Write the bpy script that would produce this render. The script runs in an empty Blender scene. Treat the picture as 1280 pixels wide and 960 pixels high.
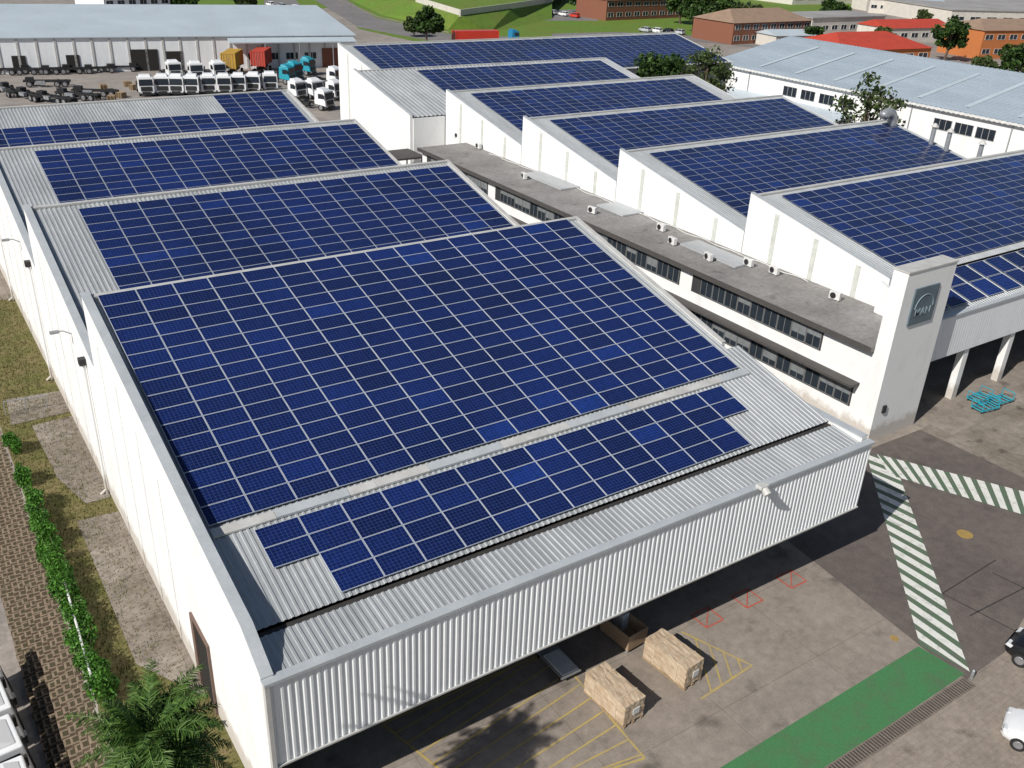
import bpy, bmesh, math, random
from mathutils import Vector, Matrix
random.seed(7)
R=math.radians
C=bpy.context.scene.collection
V=Vector
S=17.0; H=29.24; F=1160.0
# ---------- camera frame
Dn=V((-107.0,2277.5,1160.0)).normalized(); U=-Dn
X=V((1890.0,-502.0,1160.0)); X=(X-U*X.dot(U)).normalized()
Y=U.cross(X)
def ray(px,py):
    d=V((px-640,py-480,F)); return V((d.dot(X),d.dot(Y),d.dot(U)))
def G(px,py,z=0.0):
    r=ray(px,py); t=(z-H)/r.z; return V((r.x*t,r.y*t,z))
cam=bpy.data.cameras.new('camera'); co=bpy.data.objects.new('camera',cam); C.objects.link(co)
rt=V((X.x,Y.x,U.x)); up=-V((X.y,Y.y,U.y)); fw=V((X.z,Y.z,U.z))
M=Matrix(((rt.x,up.x,-fw.x,0),(rt.y,up.y,-fw.y,0),(rt.z,up.z,-fw.z,H),(0,0,0,1)))
co.matrix_world=M; cam.lens=F/1280*36; cam.sensor_width=36; cam.clip_end=5000; cam.clip_start=.5
bpy.context.scene.camera=co
# ---------- materials
def newmat(name):
    m=bpy.data.materials.new(name); m.use_nodes=True
    nt=m.node_tree; b=nt.nodes['Principled BSDF']
    return m,nt,b
def N(nt,t,**k):
    n=nt.nodes.new(t)
    for a,v in k.items(): setattr(n,a,v)
    return n
def mix(nt,fac,a,b,mode='MIX'):
    n=N(nt,'ShaderNodeMix',data_type='RGBA',blend_type=mode)
    for s,v in ((0,fac),(6,a),(7,b)):
        if hasattr(v,'is_linked'): nt.links.new(v,n.inputs[s])
        else: n.inputs[s].default_value=v if s==0 else (*v,1) if len(v)==3 else v
    return n.outputs[2]
def ramp(nt,src,stops):
    n=N(nt,'ShaderNodeValToRGB'); nt.links.new(src,n.inputs[0])
    e=n.color_ramp.elements
    while len(e)<len(stops): e.new(.5)
    for i,(p,c) in enumerate(stops):
        e[i].position=p; e[i].color=(c,c,c,1) if not hasattr(c,'__len__') else (*c,1)
    return n.outputs[0]
def coords(nt,kind='Object',scale=(1,1,1)):
    tc=N(nt,'ShaderNodeTexCoord'); mp=N(nt,'ShaderNodeMapping'); mp.inputs['Scale'].default_value=scale
    nt.links.new(tc.outputs[kind],mp.inputs[0]); return mp.outputs[0]
def noise(nt,co,scale,detail=6,rough=.6):
    n=N(nt,'ShaderNodeTexNoise'); n.inputs['Scale'].default_value=scale; n.inputs['Detail'].default_value=detail
    n.inputs['Roughness'].default_value=rough
    nt.links.new(co,n.inputs['Vector']); return n.outputs[0]
def bump(nt,b,src,st,dist=.02):
    n=N(nt,'ShaderNodeBump'); n.inputs['Strength'].default_value=st; n.inputs['Distance'].default_value=dist
    nt.links.new(src,n.inputs['Height']); nt.links.new(n.outputs[0],b.inputs['Normal'])
MC={}
def mat(name,col,rough=.7,col2=None,scale=2.0,stretch=(1,1,1),metal=0,var=.18,bmp=0,fine=12,spec=.5,lo=.3,hi=.7,base_dirt=False):
    if name in MC: return MC[name]
    m,nt,b=newmat(name)
    c=coords(nt,'Object',stretch)
    n1=noise(nt,c,scale,8,.65); n2=noise(nt,c,scale*fine,4)
    if col2 is None: col2=tuple(x*(1-var*1.6) for x in col)
    f=ramp(nt,n1,[(lo,0),(hi,1)])
    base=mix(nt,f,col2,col)
    f2=ramp(nt,n2,[(.3,1-var),(.7,1+var*.4)])
    out=mix(nt,1.0,base,f2,'MULTIPLY')
    if base_dirt:
        c2=coords(nt,'Object'); sx=N(nt,'ShaderNodeSeparateXYZ'); nt.links.new(c2,sx.inputs[0])
        n3=noise(nt,c2,1.6,5); a=N(nt,'ShaderNodeMath',operation='MULTIPLY_ADD'); nt.links.new(n3,a.inputs[0]); a.inputs[1].default_value=-1.6; nt.links.new(sx.outputs[2],a.inputs[2])
        d=ramp(nt,a.outputs[0],[(0,.6),(.5,0)])
        out=mix(nt,d,out,(.36,.30,.23))
    nt.links.new(out,b.inputs['Base Color'])
    b.inputs['Roughness'].default_value=rough; b.inputs['Metallic'].default_value=metal
    b.inputs['Specular IOR Level'].default_value=spec
    if bmp: bump(nt,b,n2,bmp)
    MC[name]=m; return m
def leafmat(name,dark,mid,light):
    m,nt,b=newmat(name)
    g=N(nt,'ShaderNodeNewGeometry')
    r=ramp(nt,g.outputs['Random Per Island'],[(0,dark),(.55,mid),(1,light)])
    nt.links.new(r,b.inputs['Base Color']); b.inputs['Roughness'].default_value=.55
    b.inputs['Specular IOR Level'].default_value=.25
    return m
def panelmat():
    m,nt,b=newmat('solar_glass')
    g=N(nt,'ShaderNodeNewGeometry'); oi=N(nt,'ShaderNodeObjectInfo')
    a=N(nt,'ShaderNodeMath',operation='ADD'); nt.links.new(g.outputs['Random Per Island'],a.inputs[0]); nt.links.new(oi.outputs['Random'],a.inputs[1])
    f=N(nt,'ShaderNodeMath',operation='FRACT'); nt.links.new(a.outputs[0],f.inputs[0])
    base=ramp(nt,f.outputs[0],[(0,(.0048,.0105,.056)),(.25,(.0050,.0125,.070)),(.7,(.0054,.0145,.086)),(.95,(.0058,.0175,.105)),(1,(.007,.026,.15))])
    uv=N(nt,'ShaderNodeUVMap'); sx=N(nt,'ShaderNodeSeparateXYZ'); nt.links.new(uv.outputs[0],sx.inputs[0])
    def line(s,w):
        fr=N(nt,'ShaderNodeMath',operation='FRACT'); nt.links.new(s,fr.inputs[0])
        su=N(nt,'ShaderNodeMath',operation='SUBTRACT'); nt.links.new(fr.outputs[0],su.inputs[0]); su.inputs[1].default_value=.5
        ab=N(nt,'ShaderNodeMath',operation='ABSOLUTE'); nt.links.new(su.outputs[0],ab.inputs[0])
        gt=N(nt,'ShaderNodeMath',operation='GREATER_THAN'); nt.links.new(ab.outputs[0],gt.inputs[0]); gt.inputs[1].default_value=.5-w
        return gt.outputs[0]
    mx=N(nt,'ShaderNodeMath',operation='MAXIMUM'); nt.links.new(line(sx.outputs[0],.03),mx.inputs[0]); nt.links.new(line(sx.outputs[1],.03),mx.inputs[1])
    c=coords(nt,'Object'); n1=noise(nt,c,5,3); n0=noise(nt,g.outputs['Position'],.11,3)
    wn=N(nt,'ShaderNodeTexWhiteNoise',noise_dimensions='2D'); fl=N(nt,'ShaderNodeVectorMath',operation='FLOOR'); nt.links.new(uv.outputs[0],fl.inputs[0])
    nt.links.new(fl.outputs[0],wn.inputs['Vector'])
    base=mix(nt,1.0,base,ramp(nt,n1,[(.35,.86),(.65,1.16)]),'MULTIPLY')
    base=mix(nt,1.0,base,ramp(nt,n0,[(.35,.85),(.65,1.22)]),'MULTIPLY')
    base=mix(nt,1.0,base,ramp(nt,wn.outputs[0],[(0,.82),(1,1.15)]),'MULTIPLY')
    out=mix(nt,mx.outputs[0],base,(.055,.085,.19))
    nt.links.new(out,b.inputs['Base Color']); b.inputs['Roughness'].default_value=.2
    b.inputs['Specular IOR Level'].default_value=.27
    return m
def groundmat(name,col,dark,stain=.55,joint=None,jcol=None,sc=.25,rough=.85,jvar=.84):
    m,nt,b=newmat(name)
    c=coords(nt,'Object')
    n1=noise(nt,c,sc,10,.7); n2=noise(nt,c,sc*9,6,.7); n3=noise(nt,c,sc*90,3); n4=noise(nt,c,sc*2.7,5,.5)
    base=mix(nt,ramp(nt,n1,[(.35,0),(.65,1)]),dark,col)
    base=mix(nt,1.0,base,ramp(nt,n2,[(.25,.72),(.7,1.12)]),'MULTIPLY')
    base=mix(nt,1.0,base,ramp(nt,n3,[(.3,.78),(.7,1.1)]),'MULTIPLY')
    base=mix(nt,1.0,base,ramp(nt,n4,[(.6,1.0),(.74,stain)]),'MULTIPLY')
    if joint:
        br=N(nt,'ShaderNodeTexBrick'); nt.links.new(c,br.inputs[0])
        br.inputs['Scale'].default_value=1; br.inputs['Brick Width'].default_value=joint[0]; br.inputs['Row Height'].default_value=joint[1]
        br.inputs['Mortar Size'].default_value=joint[2]; br.offset=joint[3]
        br.inputs['Color1'].default_value=(1,1,1,1); br.inputs['Color2'].default_value=(jvar,jvar*.98,jvar*.96,1); br.inputs['Mortar'].default_value=(*(jcol or (.55,.52,.5)),1)
        base=mix(nt,1.0,base,br.outputs[0],'MULTIPLY')
    nt.links.new(base,b.inputs['Base Color']); b.inputs['Roughness'].default_value=rough
    b.inputs['Specular IOR Level'].default_value=.25
    bump(nt,b,n3,.4,.01)
    return m
def glassmat(name,col,rough=.12):
    m,nt,b=newmat(name)
    c=coords(nt,'Object'); n=noise(nt,c,1.3,2)
    nt.links.new(mix(nt,n,col,tuple(x*2.2 for x in col)),b.inputs['Base Color'])
    b.inputs['Roughness'].default_value=rough; return m
WALL=mat('white_plaster',(.80,.80,.79),.8,(.69,.685,.67),.7,(1,1,.4),var=.045,lo=.22,hi=.48,base_dirt=True)
CORR=mat('white_cladding',(.81,.83,.85),.5,(.70,.72,.74),.8,(1,1,.2),var=.05,lo=.25,hi=.52)
ROOF=mat('galvanised_roof',(.50,.52,.53),.5,(.34,.36,.37),.7,(1,.2,1),metal=.2,var=.12)
ROOFD=mat('weathered_roof',(.48,.50,.51),.55,(.34,.35,.36),.4,(1,.3,1),var=.1)
CAP=mat('cap_flashing',(.53,.56,.58),.5,(.42,.45,.47),.8,var=.08,metal=.1)
FLASH=mat('pale_flashing',(.58,.58,.56),.6,(.44,.43,.41),1.4,var=.1)
GUT=mat('dark_gutter',(.03,.03,.03),.8,(.05,.045,.04),3)
PAN=panelmat()
FRAME=mat('aluminium_frame',(.54,.58,.64),.45,(.45,.5,.57),3,var=.05,metal=.1)
CONC=groundmat('forecourt_concrete',(.35,.305,.262),(.26,.225,.193),.5,(6,4.5,.012,.0),(.6,.57,.54),.22,jvar=.93)
TARM=groundmat('tarmac',(.17,.143,.128),(.125,.105,.096),.7,None,None,.18)
YARD=groundmat('yard_ground',(.37,.33,.295),(.25,.225,.205),.75,None,None,.05)
PAVE=groundmat('brick_pavement',(.36,.31,.26),(.275,.235,.198),.6,(.44,.22,.010,.5),(.82,.80,.78),.3,jvar=.95)
PALECON=groundmat('pale_concrete',(.37,.325,.28),(.22,.19,.155),.42,(3,3,.015,.0),(.6,.57,.54),.28)
LAWN=groundmat('lawn',(.12,.24,.028),(.16,.205,.04),.8,None,None,.08)
GRASS=groundmat('rough_grass',(.13,.14,.038),(.225,.175,.085),.65,None,None,.5)
ROADM=groundmat('road_asphalt',(.24,.23,.225),(.19,.18,.175),.85,None,None,.1)
FELT=groundmat('roof_felt',(.35,.34,.33),(.245,.235,.23),.6,(9,4.1,.03,.3),(.75,.73,.7),.35,jvar=.9)
PW=mat('worn_white_paint',(.72,.72,.67),.7,(.44,.43,.39),1.8,var=.15,lo=.32,hi=.48)
PG=mat('worn_green_paint',(.06,.205,.075),.7,(.085,.16,.075),1.1,var=.2,lo=.3,hi=.55)
PGD=mat('dark_green_paint',(.085,.165,.09),.75,(.13,.14,.11),2,var=.2)
PY=mat('worn_yellow_paint',(.50,.37,.08),.8,(.36,.29,.17),2,var=.2)
PR=mat('worn_red_paint',(.50,.06,.035),.8,(.40,.15,.11),2.5,var=.2)
DGL=glassmat('dark_window_glass',(.012,.016,.022))
OGL=glassmat('office_window_glass',(.015,.02,.026),.15)
BLIND=mat('window_blind',(.22,.235,.24),.7,(.15,.165,.17),2)
WFR=mat('window_frame_grey',(.5,.5,.5),.5)
OFR=mat('office_frame_dark',(.24,.24,.24),.5)
BAND=mat('window_band_dark',(.05,.05,.052),.6)
DOORD=mat('dark_doorway',(.02,.018,.016),.8)
BROWN=mat('brown_fascia',(.085,.078,.073),.7)
BRICKM=mat('brick_red',(.26,.10,.055),.85,(.2,.08,.05),4,var=.2)
JAMB=mat('brown_jamb',(.20,.13,.10),.85,(.15,.10,.08),4,var=.2)
ORANGE=mat('orange_brick',(.56,.19,.05),.85,(.46,.15,.05),4,var=.15)
REDROOF=mat('red_roof',(.52,.06,.03),.7,(.40,.05,.03),.6,var=.12)
TANROOF=mat('tan_roof',(.34,.23,.16),.8,(.25,.175,.125),.6)
GREYROOF=mat('grey_roof',(.38,.37,.36),.8,(.24,.23,.22),.12,var=.12)
BLUEROOF=mat('blue_roof',(.03,.06,.22),.4,(.02,.04,.15),.6)
PALEROOF=mat('pale_blue_roof',(.50,.57,.62),.5,(.42,.48,.52),.12,(1,1,1),var=.06)
HALLROOF=mat('blue_grey_hall_roof',(.40,.47,.53),.55,(.31,.37,.42),.2,(1,.2,1),var=.1)
TYRE=mat('tyre_rubber',(.02,.02,.02),.85)
RIM=mat('rim_metal',(.4,.4,.42),.4,metal=.5)
BLACK=mat('black_plastic',(.025,.025,.027),.5)
STEEL=mat('grey_steel',(.42,.44,.46),.4,metal=.4)
SOFF=mat('shade_dark_soffit',(.05,.05,.05),.9)  # canopy underside coloured near black to deepen the shadow below it
VW=mat('white_vehicle_paint',(.80,.81,.82),.25,var=.03,scale=.5)
VK=mat('black_vehicle_paint',(.012,.013,.015),.2,var=.05,scale=.5)
VR=mat('red_vehicle_paint',(.62,.05,.03),.3,var=.05,scale=.5)
VB=mat('blue_vehicle_paint',(.02,.22,.42),.3,var=.05,scale=.5)
VS=mat('silver_vehicle_paint',(.45,.47,.49),.25,var=.03,scale=.5)
CYEL=mat('yellow_container',(.58,.35,.04),.6,(.44,.26,.04),1)
CRED=mat('red_container',(.58,.06,.03),.6,(.44,.05,.03),1)
CYAN=mat('turquoise_paint',(.02,.36,.46),.5,(.02,.28,.38),2)
CARD=mat('brown_cardboard',(.40,.28,.18),.8,(.34,.24,.15),1.6,var=.1)
STRAP=mat('packing_tape',(.62,.52,.38),.5,(.5,.41,.3),3)
WRAP=mat('wrap_film',(.55,.44,.32),.35,(.45,.34,.23),2.6,var=.12,lo=.4,hi=.6)
WOOD=mat('pallet_wood',(.38,.27,.16),.8,(.28,.2,.12),3)
PAPER=mat('white_paper',(.8,.8,.78),.6)
BARK=mat('bark',(.14,.10,.07),.9,(.08,.06,.045),3,(1,1,.3),bmp=.4)
LAMPW=mat('headlamp_lens',(.75,.78,.8),.15)
LAMPR=mat('tail_lens',(.35,.02,.02),.2)
BLOCK=mat('retaining_block',(.34,.26,.18),.9,(.20,.155,.11),2.5,var=.3,bmp=.4)
SOIL=mat('dark_soil',(.07,.052,.032),.95,(.075,.065,.03),3)
SIGN=mat('sign_plate',(.115,.165,.195),.5,(.085,.125,.15),1.4,lo=.35,hi=.6)
SILV=mat('silver_letters',(.27,.35,.39),.5,(.21,.28,.32),4)
MANH=mat('yellow_cover',(.42,.28,.06),.8,(.3,.2,.08),3)
CREAM=mat('cream_wall',(.68,.64,.57),.8,(.56,.53,.48),.6)
PIL=mat('grey_green_paint',(.66,.68,.63),.8)
LF=[leafmat('leaf_dark',(.008,.022,.005),(.024,.055,.010),(.055,.105,.02)),
    leafmat('leaf_olive',(.018,.03,.008),(.045,.07,.02),(.09,.12,.04)),
    leafmat('leaf_bright',(.02,.07,.008),(.05,.15,.014),(.10,.25,.03)),
    leafmat('leaf_palm',(.022,.055,.010),(.06,.13,.022),(.14,.22,.055)),
    leafmat('leaf_grass',(.06,.065,.015),(.11,.115,.035),(.21,.17,.07))]
# ---------- mesh builder
class MB:
    def __init__(s): s.v=[];s.f=[];s.m=[];s.uv={}
    def add(s,pts,faces,m=0):
        o=len(s.v); s.v+= [V(p) for p in pts]
        for f in faces: s.f.append([o+i for i in f]); s.m.append(m)
    def poly(s,pts,m=0,uv=None):
        s.add(pts,[range(len(pts))],m)
        if uv: s.uv[len(s.f)-1]=uv
    def box(s,x0,y0,z0,x1,y1,z1,m=0):
        s.hexa([(x0,y0,z0),(x1,y0,z0),(x1,y1,z0),(x0,y1,z0)],[(x0,y0,z1),(x1,y0,z1),(x1,y1,z1),(x0,y1,z1)],m)
    def hexa(s,b,t,m=0):
        n=len(b)
        s.add(list(b)+list(t),[list(range(n))[::-1],list(range(n,2*n))]+[[i,(i+1)%n,n+(i+1)%n,n+i] for i in range(n)],m)
    def obox(s,c,a,b,d,m=0):
        c,a,b,d=V(c),V(a),V(b),V(d)
        s.hexa([c-a-b-d,c+a-b-d,c+a+b-d,c-a+b-d],[c-a-b+d,c+a-b+d,c+a+b+d,c-a+b+d],m)
    def cyl(s,p0,p1,r0,r1=None,n=10,m=0):
        p0,p1=V(p0),V(p1); r1=r0 if r1 is None else r1
        d=(p1-p0).normalized(); a=d.orthogonal().normalized(); b=d.cross(a)
        bt=[p0+(a*math.cos(2*math.pi*i/n)+b*math.sin(2*math.pi*i/n))*r0 for i in range(n)]
        tp=[p1+(a*math.cos(2*math.pi*i/n)+b*math.sin(2*math.pi*i/n))*r1 for i in range(n)]
        s.hexa(bt,tp,m)
    def tube(s,pts,r,n=8,m=0):
        pts=[V(p) for p in pts]; rings=[]
        a=None
        for i,p in enumerate(pts):
            d=(pts[min(i+1,len(pts)-1)]-pts[max(i-1,0)]).normalized()
            a=d.orthogonal().normalized() if a is None else (a-d*a.dot(d)).normalized()
            b=d.cross(a); rr=r[i] if hasattr(r,'__len__') else r
            rings.append([p+(a*math.cos(2*math.pi*k/n)+b*math.sin(2*math.pi*k/n))*rr for k in range(n)])
        vs=[q for g in rings for q in g]; fs=[]
        for i in range(len(rings)-1):
            for k in range(n): fs.append([i*n+k,i*n+(k+1)%n,(i+1)*n+(k+1)%n,(i+1)*n+k])
        fs+= [list(range(n))[::-1],[ (len(rings)-1)*n+k for k in range(n)]]
        s.add(vs,fs,m)
    def corr(s,O,u,v,n,w,l,pitch,dep,m=0,prof=((0,0),(.5,0),(.6,1),(.9,1))):
        O,u,v,n=V(O),V(u),V(v),V(n); k=max(1,round(w/pitch)); p=w/k; pr=[]
        for i in range(k):
            for a,h in prof: pr.append(((i+a)*p,h*dep))
        pr.append((w,0))
        pts=[O+u*a+n*h for a,h in pr]+[O+u*a+n*h+v*l for a,h in pr]
        q=len(pr); s.add(pts,[[i,i+1,q+i+1,q+i] for i in range(q-1)],m)
    def leaf(s,c,size,rng,asp=.6):
        a=V((rng.gauss(0,1),rng.gauss(0,1),rng.gauss(0,1))).normalized(); b=a.orthogonal().normalized()
        b=(Matrix.Rotation(rng.random()*6.28,3,a)@b); a=a*size; b=b*size*asp
        c=V(c); s.add([c-a*.5-b*.2,c+b*.5,c+a*.6,c-b*.5],[[0,1,2,3]])
    def clump(s,c,rad,n,size,rng):
        for _ in range(n):
            d=V((rng.gauss(0,1),rng.gauss(0,1),rng.gauss(0,1))).normalized()*(rng.random()**.4)
            s.leaf((c[0]+d.x*rad[0],c[1]+d.y*rad[1],c[2]+d.z*rad[2]),size*rng.uniform(.6,1.3),rng)
    def build(s,name,mats,parent=None,recalc=True,smooth=False,bevel=0,local=False,sub=None):
        me=bpy.data.meshes.new(name)
        o0=V((0,0,0)) if (parent is None or local) else parent.location
        if sub is not None and not local: o0=sub.parent.location
        me.from_pydata([v-o0 for v in s.v],[],s.f)
        if not isinstance(mats,(list,tuple)): mats=[mats]
        for mm in mats: me.materials.append(mm)
        if len(mats)>1: me.polygons.foreach_set('material_index',s.m)
        if s.uv:
            ul=me.uv_layers.new(name='UVMap')
            for fi,uv in s.uv.items():
                p=me.polygons[fi]
                for li,q in zip(p.loop_indices,uv): ul.data[li].uv=q
        if recalc:
            bm=bmesh.new(); bm.from_mesh(me); bmesh.ops.recalc_face_normals(bm,faces=bm.faces); bm.to_mesh(me); bm.free()
        if smooth: me.polygons.foreach_set('use_smooth',[True]*len(me.polygons))
        me.update()
        o=bpy.data.objects.new(name,me); C.objects.link(o)
        if sub is not None: o.parent=sub
        elif parent is not None: o.parent=parent
        if bevel:
            b=o.modifiers.new('bevel','BEVEL'); b.width=bevel; b.segments=2; b.limit_method='ANGLE'
        return o
def tag(o,label=None,cat=None,group=None,kind=None):
    for k,v in (('label',label),('category',cat),('group',group),('kind',kind)):
        if v: o[k]=v
    return o
def empty(name,loc,label,cat,group=None,rz=0):
    o=bpy.data.objects.new(name,None); C.objects.link(o); o.location=loc; o.rotation_euler=(0,0,rz); o.empty_display_size=.3
    return tag(o,label,cat,group)
DM={}
def dup(root,loc,rz,label,group=None,cat=None,matmap=None,scale=None):
    def cp(o,par):
        c=o.copy(); C.objects.link(c)
        if par is not None: c.parent=par
        if matmap and c.type=='MESH':
            ms=[m.name for m in c.data.materials]
            if any(n in matmap for n in ms):
                key=(c.data.name,tuple(sorted(matmap.items())))
                if key not in DM:
                    d=c.data.copy()
                    for i,n in enumerate(ms):
                        if n in matmap: d.materials[i]=MC[matmap[n]]
                    DM[key]=d
                c.data=DM[key]
        for ch in o.children: cp(ch,c)
        return c
    r=cp(root,None); r.location=loc; r.rotation_euler=(0,0,rz); r['label']=label
    if scale: r.scale=(scale,)*3
    if group: r['group']=group
    elif 'group' in r: del r['group']
    if cat: r['category']=cat
    return r
def struct(mb,name,m,**k):
    o=mb.build(name,m,**k); o['kind']='structure'; return o
ORD=['first','second','third','fourth','fifth','sixth','seventh','eighth','ninth','tenth','eleventh','twelfth','thirteenth','fourteenth','fifteenth','sixteenth']
# ---------- setting
def sheet(name,pix,z,m):
    b=MB(); b.poly([G(x,y,z) for x,y in pix]); return struct(b,name,m)
b=MB(); xs=[(-1500,-3),(-.1,-3),(.3,-2.95),(2.2,-.05),(2.35,0),(1500,0)]; ys=[-600,2500]
for i in range(len(xs)-1):
    (xa,za),(xb,zb)=xs[i],xs[i+1]
    b.poly([(xa,ys[0],za),(xb,ys[0],zb),(xb,ys[1],zb),(xa,ys[1],za)])
struct(b,'ground',YARD)
b=MB(); b.poly([(6.5,-30,.004),(70,-30,.004),(70,32,.004),(6.5,32,.004)]); struct(b,'forecourt',CONC)
sheet('tarmac',[(985,676),(1060,640),(1090,560),(1150,537),(1280,597),(1420,640),(1420,690),(1280,772),(1256,815),(1208,850),(1150,807)],.008,TARM)
sheet('apron',[(1150,537),(1180,520),(1420,420),(1420,640),(1280,597)],.012,PALECON)
sheet('brick_pavement',[(1055,975),(1217,852),(1256,815),(1280,772),(1420,690),(1420,1100),(900,1100)],.010,PAVE)
sheet('green_walkway',[(880,972),(1148,808),(1206,842),(1015,972)],.014,PG)
def line(mb,p,q,w,z):
    p=V((p[0],p[1],z)); q=V((q[0],q[1],z)); d=(q-p).normalized(); n=V((-d.y,d.x,0))*w/2
    mb.poly([p-n,q-n,q+n,p+n])
def band(name,L0,L1,R0,R1,n,duty,sk,dz=0):
    L0,L1,R0,R1=[G(*p) for p in (L0,L1,R0,R1)]
    b=MB(); b.poly([V((p.x,p.y,.016+dz)) for p in (L0,L1,R1,R0)]); struct(b,name+'_base',PGD)
    b=MB()
    for i in range(n):
        t0=i/n; t1=(i+duty)/n
        def cl(t): return min(max(t,0),1)
        q=[L0.lerp(L1,cl(t0)),L0.lerp(L1,cl(t1)),R0.lerp(R1,cl(t1+sk/n)),R0.lerp(R1,cl(t0+sk/n))]
        b.poly([V((p.x,p.y,.02+dz)) for p in q])
    struct(b,name,PW)
band('walkway_hatching',(1083,568),(1150,807),(1116,572),(1212,840),16,.56,.8)
band('crossing_hatching',(1112,594),(1300,650),(1096,568),(1300,620),12,.56,-.5,.008)
# drain grate
b=MB(); a0=G(1212,852); a1=G(1000,992); d=(a1-a0); L=d.length; d.normalize(); n=V((-d.y,d.x,0))
for sgn in (-1,1): b.obox((a0+a1)/2+n*.28*sgn+V((0,0,.02)),d*L/2,n*.03,V((0,0,.012)))
k=int(L/.16)
for i in range(k): b.obox(a0+d*(i+.5)*L/k+V((0,0,.02)),d*.04,n*.25,V((0,0,.010)))
struct(b,'drain_grate',mat('rusty_grate',(.24,.20,.16),.8,(.15,.12,.10),3))
b=MB(); line(b,a0,a1,.5,.015); struct(b,'drain_channel',GUT)
# bay lines
b=MB()
A_,B_,C_,D_=G(478,905),G(690,812),G(806,948),G(610,1010)
zz=[0]
def yl(p,q,w=.08): zz[0]+=1; line(b,p,q,w,.0155+.0001*zz[0])
for p,q in ((A_,B_),(B_,C_),(C_,D_),(D_,A_)): yl(p,q,.1)
for i in range(1,11):
    t=i/8
    p=A_.lerp(D_,t) if t<=1 else D_.lerp(C_,(t-1)*1.0)
    t2=t-.28
    q=B_.lerp(C_,t2) if t2>0 else A_.lerp(B_,1+t2*1.6)
    if t2<1: yl(p,q)
A_,B_,C_=G(852,790),G(940,832),G(876,874)
for p,q in ((A_,B_),(B_,C_)): yl(p,q,.1)
for t in (.2,.4,.6,.8): yl(A_.lerp(B_,t),C_.lerp(B_,t))
struct(b,'yellow_bay_marking',PY)
b=MB()
for cx,cy in ((884,772),(934,748),(989,724)):
    c=G(cx,cy); w,h=.55,.5
    P=[c+V((-w,-h,0)),c+V((w,-h,0)),c+V((w,h,0)),c+V((-w,h,0))]
    for i in range(4): line(b,P[i],P[(i+1)%4],.09,.016+.0003*i)
    line(b,P[0],P[2],.06,.0175)
struct(b,'red_bay_marking',PR)
b=MB()
for p,q in [((1178,742),(1290,800)),((1240,716),(1300,745)),((1178,742),(1245,700)),((1212,770),(1290,730))]: line(b,G(*p),G(*q),.07,.013)
struct(b,'expansion_joint',GUT)
# left strip
b=MB(); b.poly([(2.35,8,.006),(6.3,8,.006),(6.3,140,.006),(2.35,140,.006)]); struct(b,'grass_strip',GRASS)
for nm,pl in (('path',[(8,500),(84,488),(94,514),(14,532)]),('slab',[(40,533),(104,517),(138,622),(108,630),(72,598)]),('slab',[(96,652),(148,640),(236,800),(258,872),(170,830)]),('slab',[(-20,320),(16,318),(28,374),(-20,376)])):
    b=MB(); t=[G(x,y,0) for x,y in pl]; b.hexa([p+V((0,0,.0)) for p in t],[p+V((0,0,.05)) for p in t]); struct(b,'concrete_'+nm,PALECON)
# back yard + lawns + roads
sheet('lawn',[(205,-40),(905,-40),(905,30),(900,50),(760,58),(600,62),(520,52),(448,36),(425,10),(205,14)],.02,LAWN)
sheet('lawn',[(905,-40),(1090,-40),(1085,10),(910,20)],.02,LAWN)
sheet('road',[(362,-20),(400,-20),(470,22),(560,42),(640,46),(600,58),(520,48),(448,34)],.04,ROADM)
sheet('road',[(690,42),(770,40),(905,46),(1040,60),(1040,72),(900,54),(770,47),(690,49)],.04,ROADM)
sheet('car_park',[(676,12),(740,12),(748,26),(680,26)],.04,ROADM)
sheet('car_park',[(330,-8),(362,-8),(385,16),(330,16)],.045,ROADM)
b=MB()
for p,q in (((398,-12),(472,21)),((472,21),(562,41))):
    p,q=G(*p),G(*q); d=(q-p).normalized(); b.obox((p+q)/2+V((0,0,.08)),(q-p)/2,V((-d.y,d.x,0))*.2,V((0,0,.08)))
struct(b,'kerb',PALECON)
lo_=[G(410,-14),G(478,19),G(560,37),G(612,41)]; hi_=[G(470,-30,4),G(520,2,4),G(575,19,4),G(640,10,4)]; bk_=[G(520,-60,5),G(560,-50,5),G(640,-45,5),G(720,-40,5)]
b=MB()
for i in range(3):
    b.poly([lo_[i],lo_[i+1],hi_[i+1],hi_[i]]); b.poly([hi_[i],hi_[i+1],bk_[i+1],bk_[i]])
b.poly([lo_[3],G(690,24),G(690,2,3.0),hi_[3]]); b.poly([hi_[3],G(690,2,3),G(740,-40,4),bk_[3]])
struct(b,'grass_bank',LAWN)
# ---------- main factory hall
XL,XI=6.3,6.64; XR=35.1; SL=.238; ZR=12.24; th=math.atan(SL)
RID=[44.2,60.2,76.5,92.1]
ev=V((0,math.cos(th),math.sin(th))); en=V((0,-math.sin(th),math.cos(th)))
def zr(y,r): return ZR-(r-y)*SL
fac=empty('factory_hall',(20,21.8,0),'long white saw-tooth factory hall nearest the camera, with ribbed front fascia','factory')
def gable(mb,x0,x1,segs,base=0):
    for (y0,z0),(y1,z1) in segs:
        mb.hexa([(x0,y0,base),(x1,y0,base),(x1,y1,base),(x0,y1,base)],[(x0,y0,z0),(x1,y0,z0),(x1,y1,z1),(x0,y1,z1)])
def capsegs(mb,x0,x1,segs,t=.05):
    for (y0,z0),(y1,z1) in segs:
        z0+=.004; z1+=.004
        mb.hexa([(x0,y0,z0),(x1,y0,z0),(x1,y1,z1),(x0,y1,z1)],[(x0,y0,z0+t),(x1,y0,z0+t),(x1,y1,z1+t),(x0,y1,z1+t)])
segs=[((21.95,7.42),(23.6,8.32)),((23.6,8.32),(28.2,9.12)),((28.2,9.12),(44.5,12.5))]
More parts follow.
